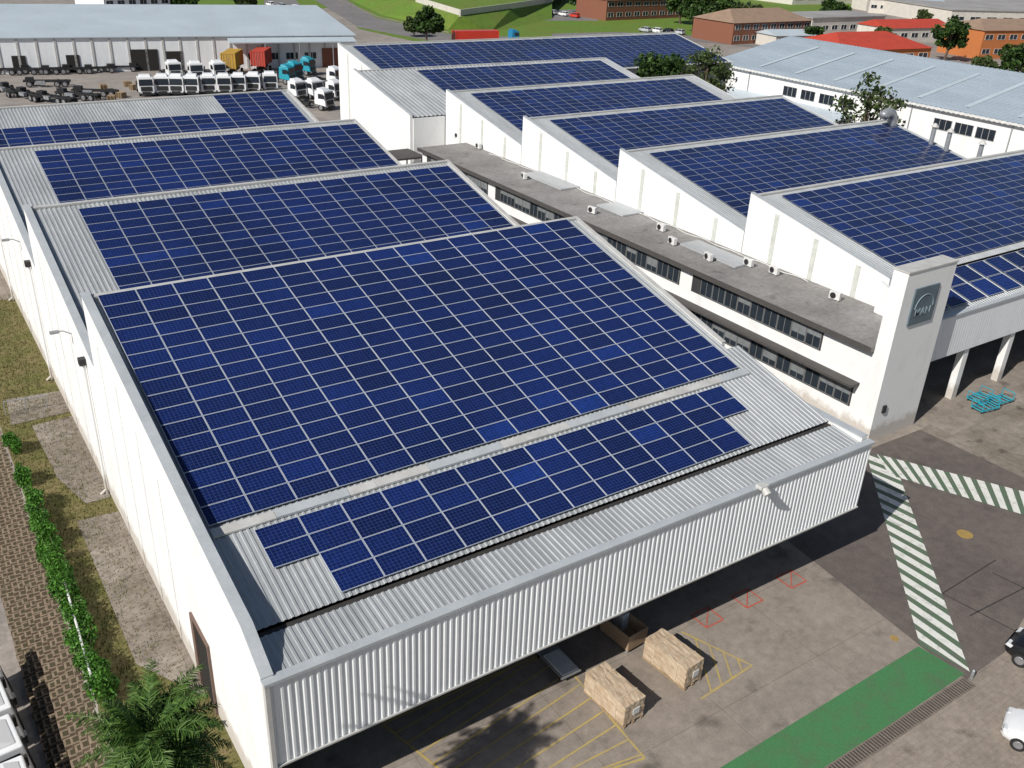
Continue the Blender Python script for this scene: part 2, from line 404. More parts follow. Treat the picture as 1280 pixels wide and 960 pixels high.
for i in range(1,4):
    y0=RID[i-1]+.3; segs.append(((y0,zr(y0,RID[i])+.25),(RID[i]+.3,ZR+.25)))
b=MB(); gable(b,XL,XI,segs); b.build('side_wall',WALL,fac)
b=MB(); capsegs(b,XL-.04,XI+.03,segs); b.build('parapet_cap',CAP,fac)
segr=[((30.9,zr(30.9,RID[0])+.02),(44.5,ZR+.05))]
for i in range(1,4):
    y0=RID[i-1]+.3; segr.append(((y0,zr(y0,RID[i])+.02),(RID[i]+.3,ZR+.05)))
b=MB(); gable(b,XR,XR+.25,segr); b.build('side_wall',WALL,fac)
b=MB(); capsegs(b,XR+.02,XR+.30,[((a,c+.06),(d,e+.06)) for (a,c),(d,e) in segr]); b.build('parapet_cap',FLASH,fac)
for i,r in enumerate(RID):
    y0=24.12 if i==0 else RID[i-1]+.35
    b=MB(); l=(r-y0)/math.cos(th)
    b.corr((XI,y0,zr(y0,r)),(1,0,0),ev,en,XR-XI,l,.27,.034)
    if i==0:
        b.corr((XR,y0,zr(y0,r)),(1,0,0),ev,en,.9,(30.5-y0)/math.cos(th),.27,.034)
    b.build('roof',ROOF,fac,recalc=False)
    b=MB(); b.box(XI+.04,r-.04,ZR+.02,XR+.01,r+.34,ZR+.14); b.build('ridge_cap',FLASH,fac)
    b=MB(); b.poly([(XI,r+.3,5),(XR,r+.3,5),(XR,r+.3,ZR),(XI,r+.3,ZR)]); b.build('clerestory_wall',WALL,fac)
# flashing step between panel blocks
yb,yt=28.36,28.74
xs0=XI+.3; rngf=random.Random(2)
while xs0<34.6:
    w=rngf.choice([2.4,3.0,1.2,3.6]); x1=min(xs0+w-.02,34.7); dz=rngf.uniform(0,.04)
    b=MB()
    b.hexa([(xs0,yb,zr(yb,44.2)+.05),(x1,yb,zr(yb,44.2)+.05),(x1,yt,zr(yt,44.2)+.05),(xs0,yt,zr(yt,44.2)+.05)],
           [(xs0,yb,zr(yb,44.2)+.12+dz),(x1,yb,zr(yb,44.2)+.12+dz),(x1,yt,zr(yt,44.2)+.14+dz),(xs0,yt,zr(yt,44.2)+.14+dz)])
    b.build('roof_flashing',rngf.choice([FLASH,FLASH,CAP]),fac); xs0+=w
# gutter, canopy roof, fascia
b=MB(); b.box(XI,23.82,7.1,36.0,24.12,7.34); b.build('gutter',GUT,fac)
b=MB(); b.corr((XI,22.1,7.22),(1,0,0),V((0,1.72,.16)).normalized(),V((0,-.1,1)).normalized(),36.0-XI,1.74,.27,.034); b.build('canopy_roof',ROOF,fac,recalc=False)
b=MB(); b.corr((XL+.12,21.8,3.68),(1,0,0),(0,0,1),(0,-1,0),36.28-XL,3.62,.25,.034,prof=((0,0),(.42,0),(.56,1),(.86,1)))
b.build('front_fascia',CORR,fac,recalc=False)
b=MB(); b.poly([(XL+.1,21.86,3.7),(36.38,21.86,3.7),(36.38,21.86,7.3),(XL+.1,21.86,7.3)]); b.build('fascia_backing',WALL,fac,recalc=False)
b=MB(); b.poly([(XI+.01,21.9,3.69),(36.0,21.9,3.69),(36.0,30.98,3.69),(XI+.01,30.98,3.69)]); b.build('soffit',SOFF,fac,recalc=False)
b=MB(); b.box(XL-.04,21.68,7.28,36.45,22.06,7.40); b.build('fascia_cap',CAP,fac)
b=MB(); b.box(XL-.03,21.69,0,XL+.12,21.93,7.27); b.build('corner_trim',FLASH,fac)
b=MB(); b.box(XL-.02,21.71,3.60,36.42,21.88,3.675); b.build('fascia_bottom_trim',FLASH,fac)
b=MB(); b.box(36.02,22.13,3.6,36.4,30.5,7.5); b.build('end_parapet',WALL,fac)
b=MB(); b.box(35.98,22.14,7.504,36.46,30.52,7.56); b.build('parapet_cap',CAP,fac)
SHW=mat('shade_dark_wall',(.16,.155,.15),.8)  # white wall darkened in colour, shade under the canopies painted in
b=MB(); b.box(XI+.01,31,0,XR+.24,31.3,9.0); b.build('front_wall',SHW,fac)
for x in (12,18,24,30):
    b=MB(); b.box(x-2,30.93,0,x+2,30.99,3.3); b.build('roller_door',STEEL,fac)
for x in (14,22,30,35.6):
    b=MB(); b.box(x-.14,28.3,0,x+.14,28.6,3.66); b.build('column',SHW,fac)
b=MB(); p=V((28.6,21.62,7.45)); b.box(p.x-.25,p.y-.15,p.z-.04,p.x+.25,p.y+.2,p.z+.12); b.cyl((p.x,p.y-.1,p.z),(p.x,p.y-.35,p.z-.2),.16,.2); b.build('floodlight',FLASH,fac,bevel=.02)
# left wall fittings
for y,zt in ((46.9,8.2),(62.6,8.4),(78.6,8.4)):
    b=MB(); b.box(XL-.34,y-.2,zt-.35,XL-.005,y+.2,zt); b.build('rainwater_hopper',BLACK,fac)
    b=MB(); b.cyl((XL-.14,y,.05),(XL-.14,y,zt-.34),.075); b.cyl((XL-.14,y,.3),(XL-.45,y,.06),.075); b.build('downpipe',WALL,fac)
for y,z in ((50,8.3),(66,8.6)):
    b=MB(); b.tube([(XL-.01,y,z),(XL-.4,y,z+.25),(XL-.75,y,z+.28)],.035); b.box(XL-1.05,y-.12,z+.2,XL-.6,y+.12,z+.32); b.build('wall_lamp',STEEL,fac)
y0,y1,z1=28.6,30.4,3.5
b=MB(); b.box(XL-.03,y0,.06,XL-.004,y1,z1); dd=b.build('door',DOORD,fac)
b=MB(); b.box(XL-.10,y0-.12,.0,XL-.002,y0-.002,z1+.12); b.box(XL-.10,y1+.002,.0,XL-.002,y1+.4,z1+.12); b.box(XL-.10,y0,z1+.003,XL-.002,y1,z1+.12)
b.build('door_frame',JAMB,sub=dd)
for y in (33.5,36.5,39.5,42.5,51,55,58,67,71,75):
    b=MB(); b.box(XL-.035,y-.12,.1,XL-.003,y+.12,zr(y,[r for r in RID if r>y][0])-1.2); b.build('wall_pilaster',WALL,fac)
# ---------- solar panels near roof
cw=27.46/16; ch=.983
def panel_proto():
    hw,hh=cw/2-.010,ch/2-.007
    b=MB(); iw,ih=hw-.022,hh-.018
    b.poly([(-iw,-ih,.03),(iw,-ih,.03),(iw,ih,.03),(-iw,ih,.03)],uv=[(0,0),(10,0),(10,6),(0,6)])
    g=b.build('solar_panel',PAN,recalc=False)
    b=MB()
    for x0,y0,x1,y1 in ((-hw,-hh,hw,-ih),(-hw,ih,hw,hh),(-hw,-ih,-iw,ih),(iw,-ih,hw,ih)): b.box(x0,y0,-.01,x1,y1,.036)
    b.build('frame',FRAME,g)
    g.rotation_euler=(th,0,0)
    return g
PP=panel_proto(); PF=PP.children[0]; first=True
def place_panel(c,label,group):
    global first
    if first: o=PP; first=False
    else:
        o=PP.copy(); C.objects.link(o); f=PF.copy(); f.parent=o; C.objects.link(f)
    o.location=c; tag(o,label,'solar panel',group)
    o.rotation_euler=(th+random.gauss(0,.0035),random.gauss(0,.003),random.gauss(0,.0012))
def slope_pt(x,yb,s,r,off=.13): 
    return V((x,yb,zr(yb,r)))+ev*s+en*off
for r in range(16):
    for c in range(16):
        place_panel(slope_pt(6.94+(c+.5)*cw,28.93,(15.5-r)*ch,44.2),'blue solar panel, %s from the left in the %s row below the nearest ridge'%(ORD[c],ORD[r]),'solar panels of the large block on the nearest roof')
for r in range(4):
    cs=range(14) if r<2 else range(1,13)
    for k,c in enumerate(cs):
        place_panel(slope_pt(8.33+(c+.5)*cw,24.30,(3.5-r)*ch,44.2),'blue solar panel, %s from the left in the %s row of the narrow lower strip'%(ORD[k],ORD[r]),'solar panels of the narrow strip above the gutter')
# the rest of the panels: one object
st=MB(); rp=random.Random(8)
def field(x0,nc,ybot,rows,r,zrid,sl,skip=None,off=.13):
    t=math.atan(sl); v0=V((0,math.cos(t),math.sin(t))); n=V((0,-math.sin(t),math.cos(t)))
    for i in rows:
        for c in range(nc):
            if skip and skip(c,i): continue
            p=V((x0+c*cw,ybot,zrid-(r-ybot)*sl))+v0*i*ch+n*off
            ux=(V((1,0,0))+n*rp.gauss(0,.003)).normalized(); v=(v0+n*rp.gauss(0,.0035)).normalized()
            def q(a,b_,w,h,o): return [p+ux*a+v*b_+n*o,p+ux*w+v*b_+n*o,p+ux*w+v*h+n*o,p+ux*a+v*h+n*o]
            st.poly(q(.010,.007,cw-.010,ch-.007,0),1)
            st.poly(q(.036,.029,cw-.036,ch-.029,.006),0,uv=[(0,0),(10,0),(10,6),(0,6)])
field(9.1,15,45.2,range(0,15),60.2,ZR,SL)
field(9.3,15,61.4,range(0,15),76.5,ZR,SL)
field(7.0,16,77.6,range(0,15),92.1,ZR,SL,skip=lambda c,i:i>10 and c<12)
# ---------- right factory hall
fb=empty('factory_hall',(72,34,0),'second white saw-tooth factory hall behind the office block on the right','factory')
SB=.2; tb=math.atan(SB); eb=V((0,math.cos(tb),math.sin(tb))); nb=V((0,-math.sin(tb),math.cos(tb)))
XB0,XB1=54.0,91.6
RB=[(46.7,10.75,34.0,XB0,XB1),(62.2,10.75,47.1,XB0,XB1),(77.3,10.8,62.6,XB0,XB1),(92.6,10.9,77.7,XB0,XB1),(107.3,11.2,93.2,49.6,88.5),(121.5,12.3,107.7,54,114.5)]
for k,(r,z,y0,xa,xb) in enumerate(RB):
    zb=z-(r-y0)*SB
    b=MB(); b.corr((xa+.3,y0,zb),(1,0,0),eb,nb,xb-xa-.3,(r-y0)/math.cos(tb),.27 if k!=4 else .55,.034 if k!=4 else .08); b.build('roof',ROOF,fb,recalc=False)
    sg=[((y0-.02 if y0>40 else y0,zb+.3),(r+.3,z+.3))]
    b=MB(); gable(b,xa,xa+.3,sg); b.build('side_wall',WALL,fb)
    b=MB(); capsegs(b,xa-.03,xa+.33,sg); b.build('parapet_cap',CAP,fb)
    b=MB(); gable(b,xb,xb+.3,[((y0,zb-.02),(r+.3,z+.02))]); b.build('side_wall',WALL,fb)
    b=MB(); b.box(xa+.34,r-.04,z+.02,xb,r+.34,z+.14); b.build('ridge_cap',FLASH,fb)
    b=MB(); b.poly([(xa+.3,r+.3,4),(xb,r+.3,4),(xb,r+.3,z),(xa+.3,r+.3,z)]); b.build('clerestory_wall',WALL,fb)
    if k!=4:
        for t in (.2,.5,.8):
            b=MB(); yy=y0+(r-y0)*t; b.box(xa-.03,yy-.2,.1,xa-.003,yy+.2,zb+(r-y0)*t*SB-.1); b.build('wall_pilaster',PIL,fb)
b=MB(); b.box(49.92,93.0,0,53.98,93.17,8.3); b.build('end_wall',WALL,fb)
field(56.4,20,34.6,range(0,12),46.7,10.75,SB)
field(56.4,20,47.9,range(0,14),62.2,10.75,SB)
field(56.4,20,63.0,range(0,14),77.3,10.8,SB)
field(56.4,19,78.2,range(0,14),92.6,10.9,SB)
field(57.6,17,93.9,range(0,13),107.3,11.2,SB)
field(55.6,34,108.2,range(0,13),121.5,12.3,SB)
# front canopy of right hall
b=MB(); b.corr((53.3,30.2,7.0),(1,0,0),V((0,3.8,1.0)).normalized(),V((0,-1,3.8)).normalized(),38,3.95,.27,.034); b.build('canopy_roof',ROOF,fb,recalc=False)
b=MB(); b.corr((53.02,30.0,3.95),(1,0,0),(0,0,1),(0,-1,0),38,3.0,.3,.008,prof=((0,0),(.8,0),(.86,1),(.94,1))); b.build('front_fascia',CORR,fb,recalc=False)
b=MB(); b.poly([(53.02,30.06,3.96),(91,30.06,3.96),(91,30.06,6.94),(53.02,30.06,6.94)]); b.build('fascia_backing',WALL,fb,recalc=False)
b=MB(); b.poly([(53.3,30.1,3.97),(91,30.1,3.97),(91,37,3.97),(53.3,37,3.97)]); b.build('soffit',SOFF,fb,recalc=False)
b=MB(); b.box(53.02,29.9,6.95,91,30.25,7.06); b.build('fascia_cap',CAP,fb)
b=MB(); gable(b,53.03,53.29,[((30.27,7.1),(34.0,8.5))]); b.build('side_wall',WALL,fb)
for x in (58.9,64.6,70.3,76):
    b=MB(); b.box(x-.28,30.12,0,x+.28,30.6,3.94); b.build('column',WALL,fb)
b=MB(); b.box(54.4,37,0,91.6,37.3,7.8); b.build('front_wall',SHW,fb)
tc=math.atan(1/3.8)
for i in range(9):
    x0=54.2+i*2.15
    for j in range(2):
        v=V((0,math.cos(tc),math.sin(tc))); n=V((0,-math.sin(tc),math.cos(tc)))
        p=V((x0,30.4,7.06))+v*(.25+j*1.72)+n*.14
        ux=V((1,0,0))
        def q(a,b_,w,h,o): return [p+ux*a+v*b_+n*o,p+ux*w+v*b_+n*o,p+ux*w+v*h+n*o,p+ux*a+v*h+n*o]
        st.poly(q(0,0,1.9,1.66,0),1); st.poly(q(.03,.03,1.87,1.63,.006),0,uv=[(0,0),(10,0),(10,6),(0,6)])
so=st.build('solar_panels',[PAN,FRAME],recalc=False)
tag(so,'dark blue solar panels covering all the farther saw-tooth roofs of both halls','solar panels',kind='stuff')
# ---------- windows helper
def win(parent,o,u,n,w,z0,z1,mull=2,fm=None,depth=.06,gl=None,blind=None,t=.05):
    o=V(o);u=V(u);n=V(n); fm=fm or WALL
    b=MB(); up_=V((0,0,1))
    def bar(a0,a1,c0,c1): b.obox(o+u*((a0+a1)/2)+up_*((c0+c1)/2-o.z)+n*depth/2,u*(a1-a0)/2,n*depth/2,up_*(c1-c0)/2)
    bar(0,w,z0,z0+t); bar(0,w,z1-t,z1); bar(0,t,z0+t,z1-t); bar(w-t,w,z0+t,z1-t)
    for i in range(1,mull): bar(w*i/mull-t/2,w*i/mull+t/2,z0+t,z1-t)
    f=b.build('window',fm,parent)
    def pq(nm,off,a0,a1,c0,c1,m):
        b=MB(); q=o+n*off
        b.poly([V((q.x,q.y,c0))+u*a0,V((q.x,q.y,c0))+u*a1,V((q.x,q.y,c1))+u*a1,V((q.x,q.y,c1))+u*a0])
        b.build(nm,m,sub=f,recalc=False)
    pq('pane',.012,.02,w-.02,z0,z1,gl or DGL)
    if blind: pq('blind',.018,t,w-t,z1-t-(z1-z0)*blind,z1-t,BLIND)
    return f
# ---------- office block
of=empty('office_block',(50.5,60,0),'long two storey office block with flat grey roof between the two halls','building')
OX0,OX1,OY0,OY1,OZ=48.3,53.95,30.25,88.0,6.3
b=MB(); b.box(OX0,OY0,0,OX1,OY1,OZ-.3); b.build('wall',WALL,of)
b=MB(); b.box(OX0-.45,OY0,OZ-.298,OX1,OY1+.3,OZ); b.build('roof',FELT,of)
b=MB(); b.box(OX0-.49,OY0,OZ-.34,OX0-.452,OY1+.3,OZ+.04); b.build('roof_edge',BROWN,of)
b=MB(); b.box(OX0-.85,OY0+.5,3.42,OX0-.003,OY1,3.58); b.build('sunshade',BROWN,of)
for ya,yb_,za,zb_ in ((34.1,46.3,4.42,5.82),(47.6,60,4.42,5.82),(61.3,73.5,4.42,5.82),(74.8,87,4.42,5.82),(31.1,60,1.72,3.08)):
    b=MB(); b.box(OX0-.012,ya,za,OX0-.003,yb_,zb_); b.build('window_band',BAND,of)
rw=random.Random(4)
for ya,yb_ in ((34.2,46.3),(47.7,60),(61.4,73.5),(74.9,87)):
    y=ya
    while y+1.2<yb_:
        win(of,(OX0-.012,y+1.22,0),(0,-1,0),(-1,0,0),1.2,4.5,5.75,2,OFR,.04,OGL,rw.choice([None,.35,.6,None,None]),.035); y+=1.24
y=31.2
while y<50:
    win(of,(OX0-.012,y+1.22,0),(0,-1,0),(-1,0,0),1.2,1.8,3.0,2,OFR,.04,OGL,rw.choice([None,.4,.6,None]),.035); y+=1.24
for px,py,a,b2 in ((690,226,1.3,3.2),(775,262,1.2,1.8),(895,318,1.0,3.0)):
    c=G(px,py,OZ+.03); b=MB(); b.box(c.x-a,c.y-b2,OZ+.03,c.x+a,c.y+b2,OZ+.16); b.build('roof_sheet',ROOFD,of)
def ac_proto():
    r=empty('air_conditioner',(0,0,0),'x','air conditioner','air conditioners on the office roof')
    b=MB(); b.box(-.40,-.16,.08,.40,.16,.62); b.build('casing',PAPER,r,bevel=.02)
    b=MB(); b.cyl((-.10,-.163,.35),(-.10,-.18,.35),.22,.22,20); b.build('fan_grille',BLACK,r)
    for s in (-1,1):
        b=MB(); b.box(s*.3-.04,-.19,0,s*.3+.04,.19,.078); b.build('foot',STEEL,r)
    return r
acs=[(1043,370),(967,338),(935,328),(885,321),(840,301),(826,284),(740,262),(655,219),(598,181),(572,168)]
acp=ac_proto()
for i,(px,py) in enumerate(acs):
    l='white air conditioner unit, %s from the tower along the flat office roof'%ORD[i]
    p=G(px,py+5,OZ+.002)
    if i==0: acp.location=p; acp.rotation_euler=(0,0,R(-80)); acp['label']=l
    else: dup(acp,p,R(-90+random.uniform(-15,15)),l,'air conditioners on the office roof')
pts=[(53.5,40+i*.7,OZ+.06+.03*math.sin(i)) for i in range(62)]
pts=[(x+.15*math.sin(i*1.3),y,z) for i,(x,y,z) in enumerate(pts)]
b=MB(); b.tube(pts,.035,6); tag(b.build('roof_cable',PAPER),'white cable running along the back edge of the flat office roof','cable')
# ---------- tower
tw=empty('entrance_tower',(50,29.2,0),'square white entrance tower with a grey-blue sign at the end of the office','tower')
b=MB(); b.box(48.2,29.2,0,53.0,30.23,11.4); b.build('wall',WALL,tw)
b=MB(); b.box(48.15,29.15,11.403,53.05,30.28,11.5); b.build('cap',FLASH,tw)
b=MB(); b.box(49.2,29.1,7.9,51.6,29.197,10.3); sg=b.build('sign_plate',SIGN,tw,bevel=.02)
pts=[]
for i in range(17):
    a=math.pi*i/16; pts.append((50.4+.9*math.cos(a),29.09,8.95+.85*math.sin(a)))
b=MB(); b.tube(pts,.035,6); b.build('emblem_arch',SILV,sub=sg)
cu=bpy.data.curves.new('letters','FONT'); cu.body='MAN'; cu.size=.72; cu.extrude=.015; cu.align_x='CENTER'; cu.offset=.004
to=bpy.data.objects.new('letters',cu); C.objects.link(to)
me=bpy.data.meshes.new_from_object(to); bpy.data.objects.remove(to)
me.transform(Matrix.Translation(V((50.4,29.085,8.45))-tw.location)@Matrix.Rotation(R(90),4,'X'))
me.materials.append(SILV); lo=bpy.data.objects.new('lettering',me); C.objects.link(lo); lo.parent=sg
b=MB(); b.box(48.9,29.08,2.0,49.2,29.197,2.5); b.build('wall_light',BLACK,tw)
# ---------- gate canopy
cpn=empty('gate_canopy',(47,90,0),'small dark flat canopy on posts behind the office block','canopy')
b=MB(); b.box(43.5,88.6,5.0,49.0,92.6,5.2); b.build('roof',BROWN,cpn)
for x,y in ((43.8,88.9),(48.7,88.9),(43.8,92.3),(48.7,92.3)):
    b=MB(); b.cyl((x,y,0),(x,y,4.99),.09); b.build('post',STEEL,cpn)
# ---------- generic building
def bld(name,label,A,B,depth,h,wm,rm,rtype='gable',nw=0,rows=1,rise=2.0,cat='building',fm=None,wh=1.3,doors=()):
    A,B=V(A),V(B); A.z=B.z=0
    u=(B-A); L=u.length; u.normalize(); n=V((-u.y,u.x,0)); 
    if n.y<0: n=-n
    r=empty(name,(A+B)/2,label,cat)
    q=[A,B,B+n*depth,A+n*depth]; zz=V((0,0,1))
    b=MB(); b.hexa(q,[p+zz*h for p in q]); b.build('wall',wm,r)
    e=.35; A2=A-u*e-n*e; B2=B+u*e-n*e; C2=B+u*e+n*(depth+e); D2=A-u*e+n*(depth+e)
    lift=zz*(h+.004); b=MB()
    if rtype=='flat': b.hexa([p+lift for p in (A2,B2,C2,D2)],[p+lift+zz*.3 for p in (A2,B2,C2,D2)])
    elif rtype=='mono':
        b.hexa([p+lift for p in (A2,B2,C2,D2)],[A2+lift+zz*.15,B2+lift+zz*.15,C2+lift+zz*rise,D2+lift+zz*rise])
    else:
        k=0 if rtype=='gable' else depth*.4
        m0=(A2+D2)/2+lift+zz*rise+u*k; m1=(B2+C2)/2+lift+zz*rise-u*k
        a,bb,c,d=[p+lift for p in (A2,B2,C2,D2)]
        b.add([a,bb,c,d,m0,m1],[[0,1,5,4],[2,3,4,5],[1,2,5],[3,0,4],[3,2,1,0]])
    b.build('roof',rm,r)
    for rr in range(rows):
        for i in range(nw):
            w=L/nw; z0=h*(rr+.35)/rows; win(r,A+u*(i+.18)*w,u,-n,w*.64,z0,z0+min(wh,h/rows*.5),2,fm)
    for f0,f1,dh in doors:
        b=MB(); c=A+u*L*(f0+f1)/2+zz*dh/2-n*.06; b.obox(c,u*L*(f1-f0)/2,n*.055,zz*dh/2); b.build('door',DOORD,r)
    return r,u,n,L
wa,wu,wn,wl=bld('warehouse','long pale warehouse with wide bluish roof across the back of the truck yard',G(-70,94),G(444,83),32,5.9,CORR,PALEROOF,'mono',0,1,2.6,'warehouse',doors=((.42,.485,3.8),(.505,.545,3.4),(.27,.30,3.0),(.15,.18,3.0)))
A=G(-70,94); z=V((0,0,1))
for f in [i/24 for i in range(1,24)]:
    b=MB(); c=A+wu*wl*f-wn*.06+z*2.9; b.obox(c,wu*.18,wn*.055,z*2.9); b.build('wall_post',FLASH,wa)
for f in (.66,.71,.76,.81,.86):
    win(wa,A+wu*wl*f,wu,-wn,2.4,1.6,2.9,3)
c0=A+wu*wl*.66-wn*3; c1=A+wu*wl*.995-wn*3; b=MB()
b.hexa([c0+z*5.0,c1+z*5.0,c1+wn*2.6+z*5.5,c0+wn*2.6+z*5.5],[c0+z*5.2,c1+z*5.2,c1+wn*2.6+z*5.7,c0+wn*2.6+z*5.7]); b.build('porch_roof',PALEROOF,wa)
for f in (.66,.75,.84,.93):
    b=MB(); c=A+wu*wl*f-wn*2.9; b.cyl(c,c+z*5,.1); b.build('porch_post',STEEL,wa)
b=MB(); c=A+wu*wl*.955-wn*.12; b.obox(c+z*1.8,wu*3.4,wn*.05,z*1.8); b.build('brick_panel',BRICKM,wa)
bld('workshop','distant workshop with a blue roof at the top edge behind the warehouse',G(132,18),G(214,14),16,6,CORR,BLUEROOF,'mono',6,1,2.4,'workshop')
bld('brick_house','red brick house with white window frames on the far lawn',G(757,26),G(852,22),14,6.0,BRICKM,TANROOF,'hip',9,2,2.6,fm=PAPER)
bld('brick_house','brown roofed brick building right of the big dark tree',G(914,56),G(1010,51),15,5.4,BRICKM,TANROOF,'hip',9,2,2.8,fm=PAPER)
bld('office_building','low flat roofed cream building with dark windows near the top edge',G(1012,46),G(1102,42),15,5,CREAM,GREYROOF,'flat',8,1,1.6)
bld('shed','small white shed in front of the brown roofed brick building',G(968,60),G(1018,59),8,3,CREAM,PALEROOF,'gable',3,1,1.2,'shed')
bld('house','low house with wide red hipped roof behind the white metal roofed hall',G(1048,84),G(1160,79),18,3.6,ORANGE,REDROOF,'hip',6,1,3.0,'house')
bld('house','white walled house with narrow red roof near the top right',G(1108,54),G(1186,52),12,4.0,CREAM,REDROOF,'gable',6,1,1.8,'house')
bld('apartment_block','orange brick block with white frames at the right edge',G(1222,74),G(1310,72),14,7.0,ORANGE,TANROOF,'hip',6,2,2.2,fm=PAPER)
bld('warehouse','broad grey roofed warehouse along the top right edge',G(1186,32),G(1420,36),60,5,CREAM,GREYROOF,'flat',12,1,1,'warehouse')
bld('warehouse','pale grey warehouse roof at the top edge left of the broad one',G(1085,16),G(1180,22),50,5,CREAM,PALEROOF,'mono',8,1,1.5,'warehouse')
bld('factory_shed','wide grey shed roof at the very top behind the cream building',G(990,6),G(1110,4),60,5,CREAM,GREYROOF,'flat',8,1,1,'shed')
# ---------- right white hall
wh=empty('metal_roofed_hall',(125,80,0),'long white hall with low pitched bluish metal roof behind the right solar roofs','hall')
HX0,HX1,HY0,HY1,HZ=114.9,150.0,20.0,112.0,9.0
b=MB(); b.box(HX0,HY0,0,HX1,HY1,HZ); b.build('wall',WALL,wh)
xm,zm=(HX0+HX1)/2,HZ+3.4
for x0,z0,x1,z1 in ((HX0-.5,HZ+.02,xm,zm),(xm,zm,HX1+.5,HZ+.02)):
    d=V((x1-x0,0,z1-z0)); l=d.length; d.normalize(); n=V((-d.z,0,d.x))
    b=MB(); b.corr((x0,HY1+.4,z0),(0,-1,0),d,n,HY1-HY0+.8,l,.7,.09); b.build('roof',HALLROOF,wh,recalc=False)
b=MB(); b.add([(HX0,HY1,HZ),(HX1,HY1,HZ),(xm,HY1,zm)],[[0,1,2]]); b.add([(HX0,HY0,HZ),(HX1,HY0,HZ),(xm,HY0,zm)],[[0,1,2]]); b.build('gable_wall',WALL,wh)
d=V((xm-HX0+.5,0,zm-HZ)).normalized(); n=V((-d.z,0,d.x))
for yy in range(26,110,7):
    b=MB(); c=V((HX0-.5,yy,HZ+.02))+n*.11
    b.hexa([c+d*2,c+d*15,c+d*15+V((0,.7,0)),c+d*2+V((0,.7,0))],[c+d*2+n*.03,c+d*15+n*.03,c+d*15+V((0,.7,0))+n*.03,c+d*2+V((0,.7,0))+n*.03]); b.build('roof_light',PALEROOF,wh)
b=MB(); b.box(HX0-.62,HY0,HZ-.22,HX0-.52,HY1,HZ+.05); b.build('gutter',PAPER,wh)
for yy in (97,93.6,90.2,86.8,71.5,68.5,65.5,58,53.5,50.5,47,44):
    win(wh,(HX0,yy,0),(0,-1,0),(-1,0,0),2.6,6.3,7.7,3,WFR)
for yy in (80,61,75,104):
    b=MB(); b.cyl((HX0-.1,yy,0),(HX0-.1,yy,HZ-.3),.08); b.build('downpipe',STEEL,wh)
b=MB(); b.box(107.6,84,0,HX0-.02,107.2,4.6); b.build('lean_to_wall',WALL,wh)
xx=HX0-.03
b=MB(); b.hexa([(107.1,83.6,4.65),(xx,83.6,5.6),(xx,107.4,5.6),(107.1,107.4,4.65)],[(107.1,83.6,4.8),(xx,83.6,5.75),(xx,107.4,5.75),(107.1,107.4,4.8)]); b.build('lean_to_roof',PALEROOF,wh)
# ducts
du=empty('roof_duct',(90,61,10.2),'big silver swan neck duct rising at the right end of the solar roofs','duct')
b=MB(); pts=[(90.4,61,9.3)]+[(90.4-1.0+1.0*math.cos(a),61,11.0+1.0*math.sin(a)) for a in [R(i*12) for i in range(0,13)]]
b.tube(pts,.5,14); b.build('pipe',STEEL,du,smooth=True)
b=MB(); b.cyl((90.4,61,9.2),(90.4,61,10.0),.65,.65,14); b.build('collar',FLASH,du)
for i,(x,y,h) in enumerate(((90.4,56,2.0),(90.6,54.3,1.8),(90.3,50.5,1.4))):
    vn=empty('roof_vent',(x,y,9.3),'grey roof vent pipe with cowl, %s in front of the silver duct'%ORD[i],'vent','roof vents at the right roof edge')
    b=MB(); b.cyl((x,y,8.6),(x,y,9.3+h),.24,.24,12); b.build('pipe',STEEL,vn)
    b=MB(); b.cyl((x,y,9.3+h+.1),(x,y,9.3+h+.45),.42,.1,12); b.build('cowl',FLASH,vn)
# ---------- trees
def tree(name,label,loc,h,r,n,seed,lm,cat='tree',dens=1.0,lsize=.5,group=None):
    rng=random.Random(seed); loc=V(loc)
    t=empty(name,loc,label,cat,group)
    b=MB(); th_=h*.4
    b.tube([loc,loc+V((rng.uniform(-.1,.1)*r,rng.uniform(-.1,.1)*r,th_*.6)),loc+V((0,0,h*.75))],[h*.035,h*.026,h*.01],8)
    cen=[]
    for i in range(n):
        a=rng.random()*6.28; rr=r*math.sqrt(rng.random())*.8; z=h*(.36+.54*rng.random()*(1-(rr/r)**2*.5))
        c=loc+V((math.cos(a)*rr,math.sin(a)*rr,z)); cen.append(c)
        if i<9: b.tube([loc+V((0,0,th_*rng.uniform(.6,1.1))),loc.lerp(c,.5)+V((0,0,z*.22)),c],[h*.014,h*.009,h*.003],5)
    b.build('trunk',BARK,t)
    b=MB()
    for c in cen:
        q=r*rng.uniform(.22,.42); b.clump(c,(q,q,q*.75),int(90*dens),lsize,rng)
    b.build('crown',lm,t,recalc=False)
    return t
tree('broadleaf_tree','sparse tall tree rising at the right end of the third solar roof',(97.5,96,0),15.0,4.4,26,1,LF[1],dens=.9,lsize=.55)
tree('broadleaf_tree','dark bushy tree behind the ends of the middle solar roofs',(93.5,102,0),13.6,5.0,32,2,LF[0],dens=1.4,lsize=.6)
tree('broadleaf_tree','thin leafed tree in front of the long white hall',(99,70.5,0),15.6,4.4,24,3,LF[1],dens=.9,lsize=.5)
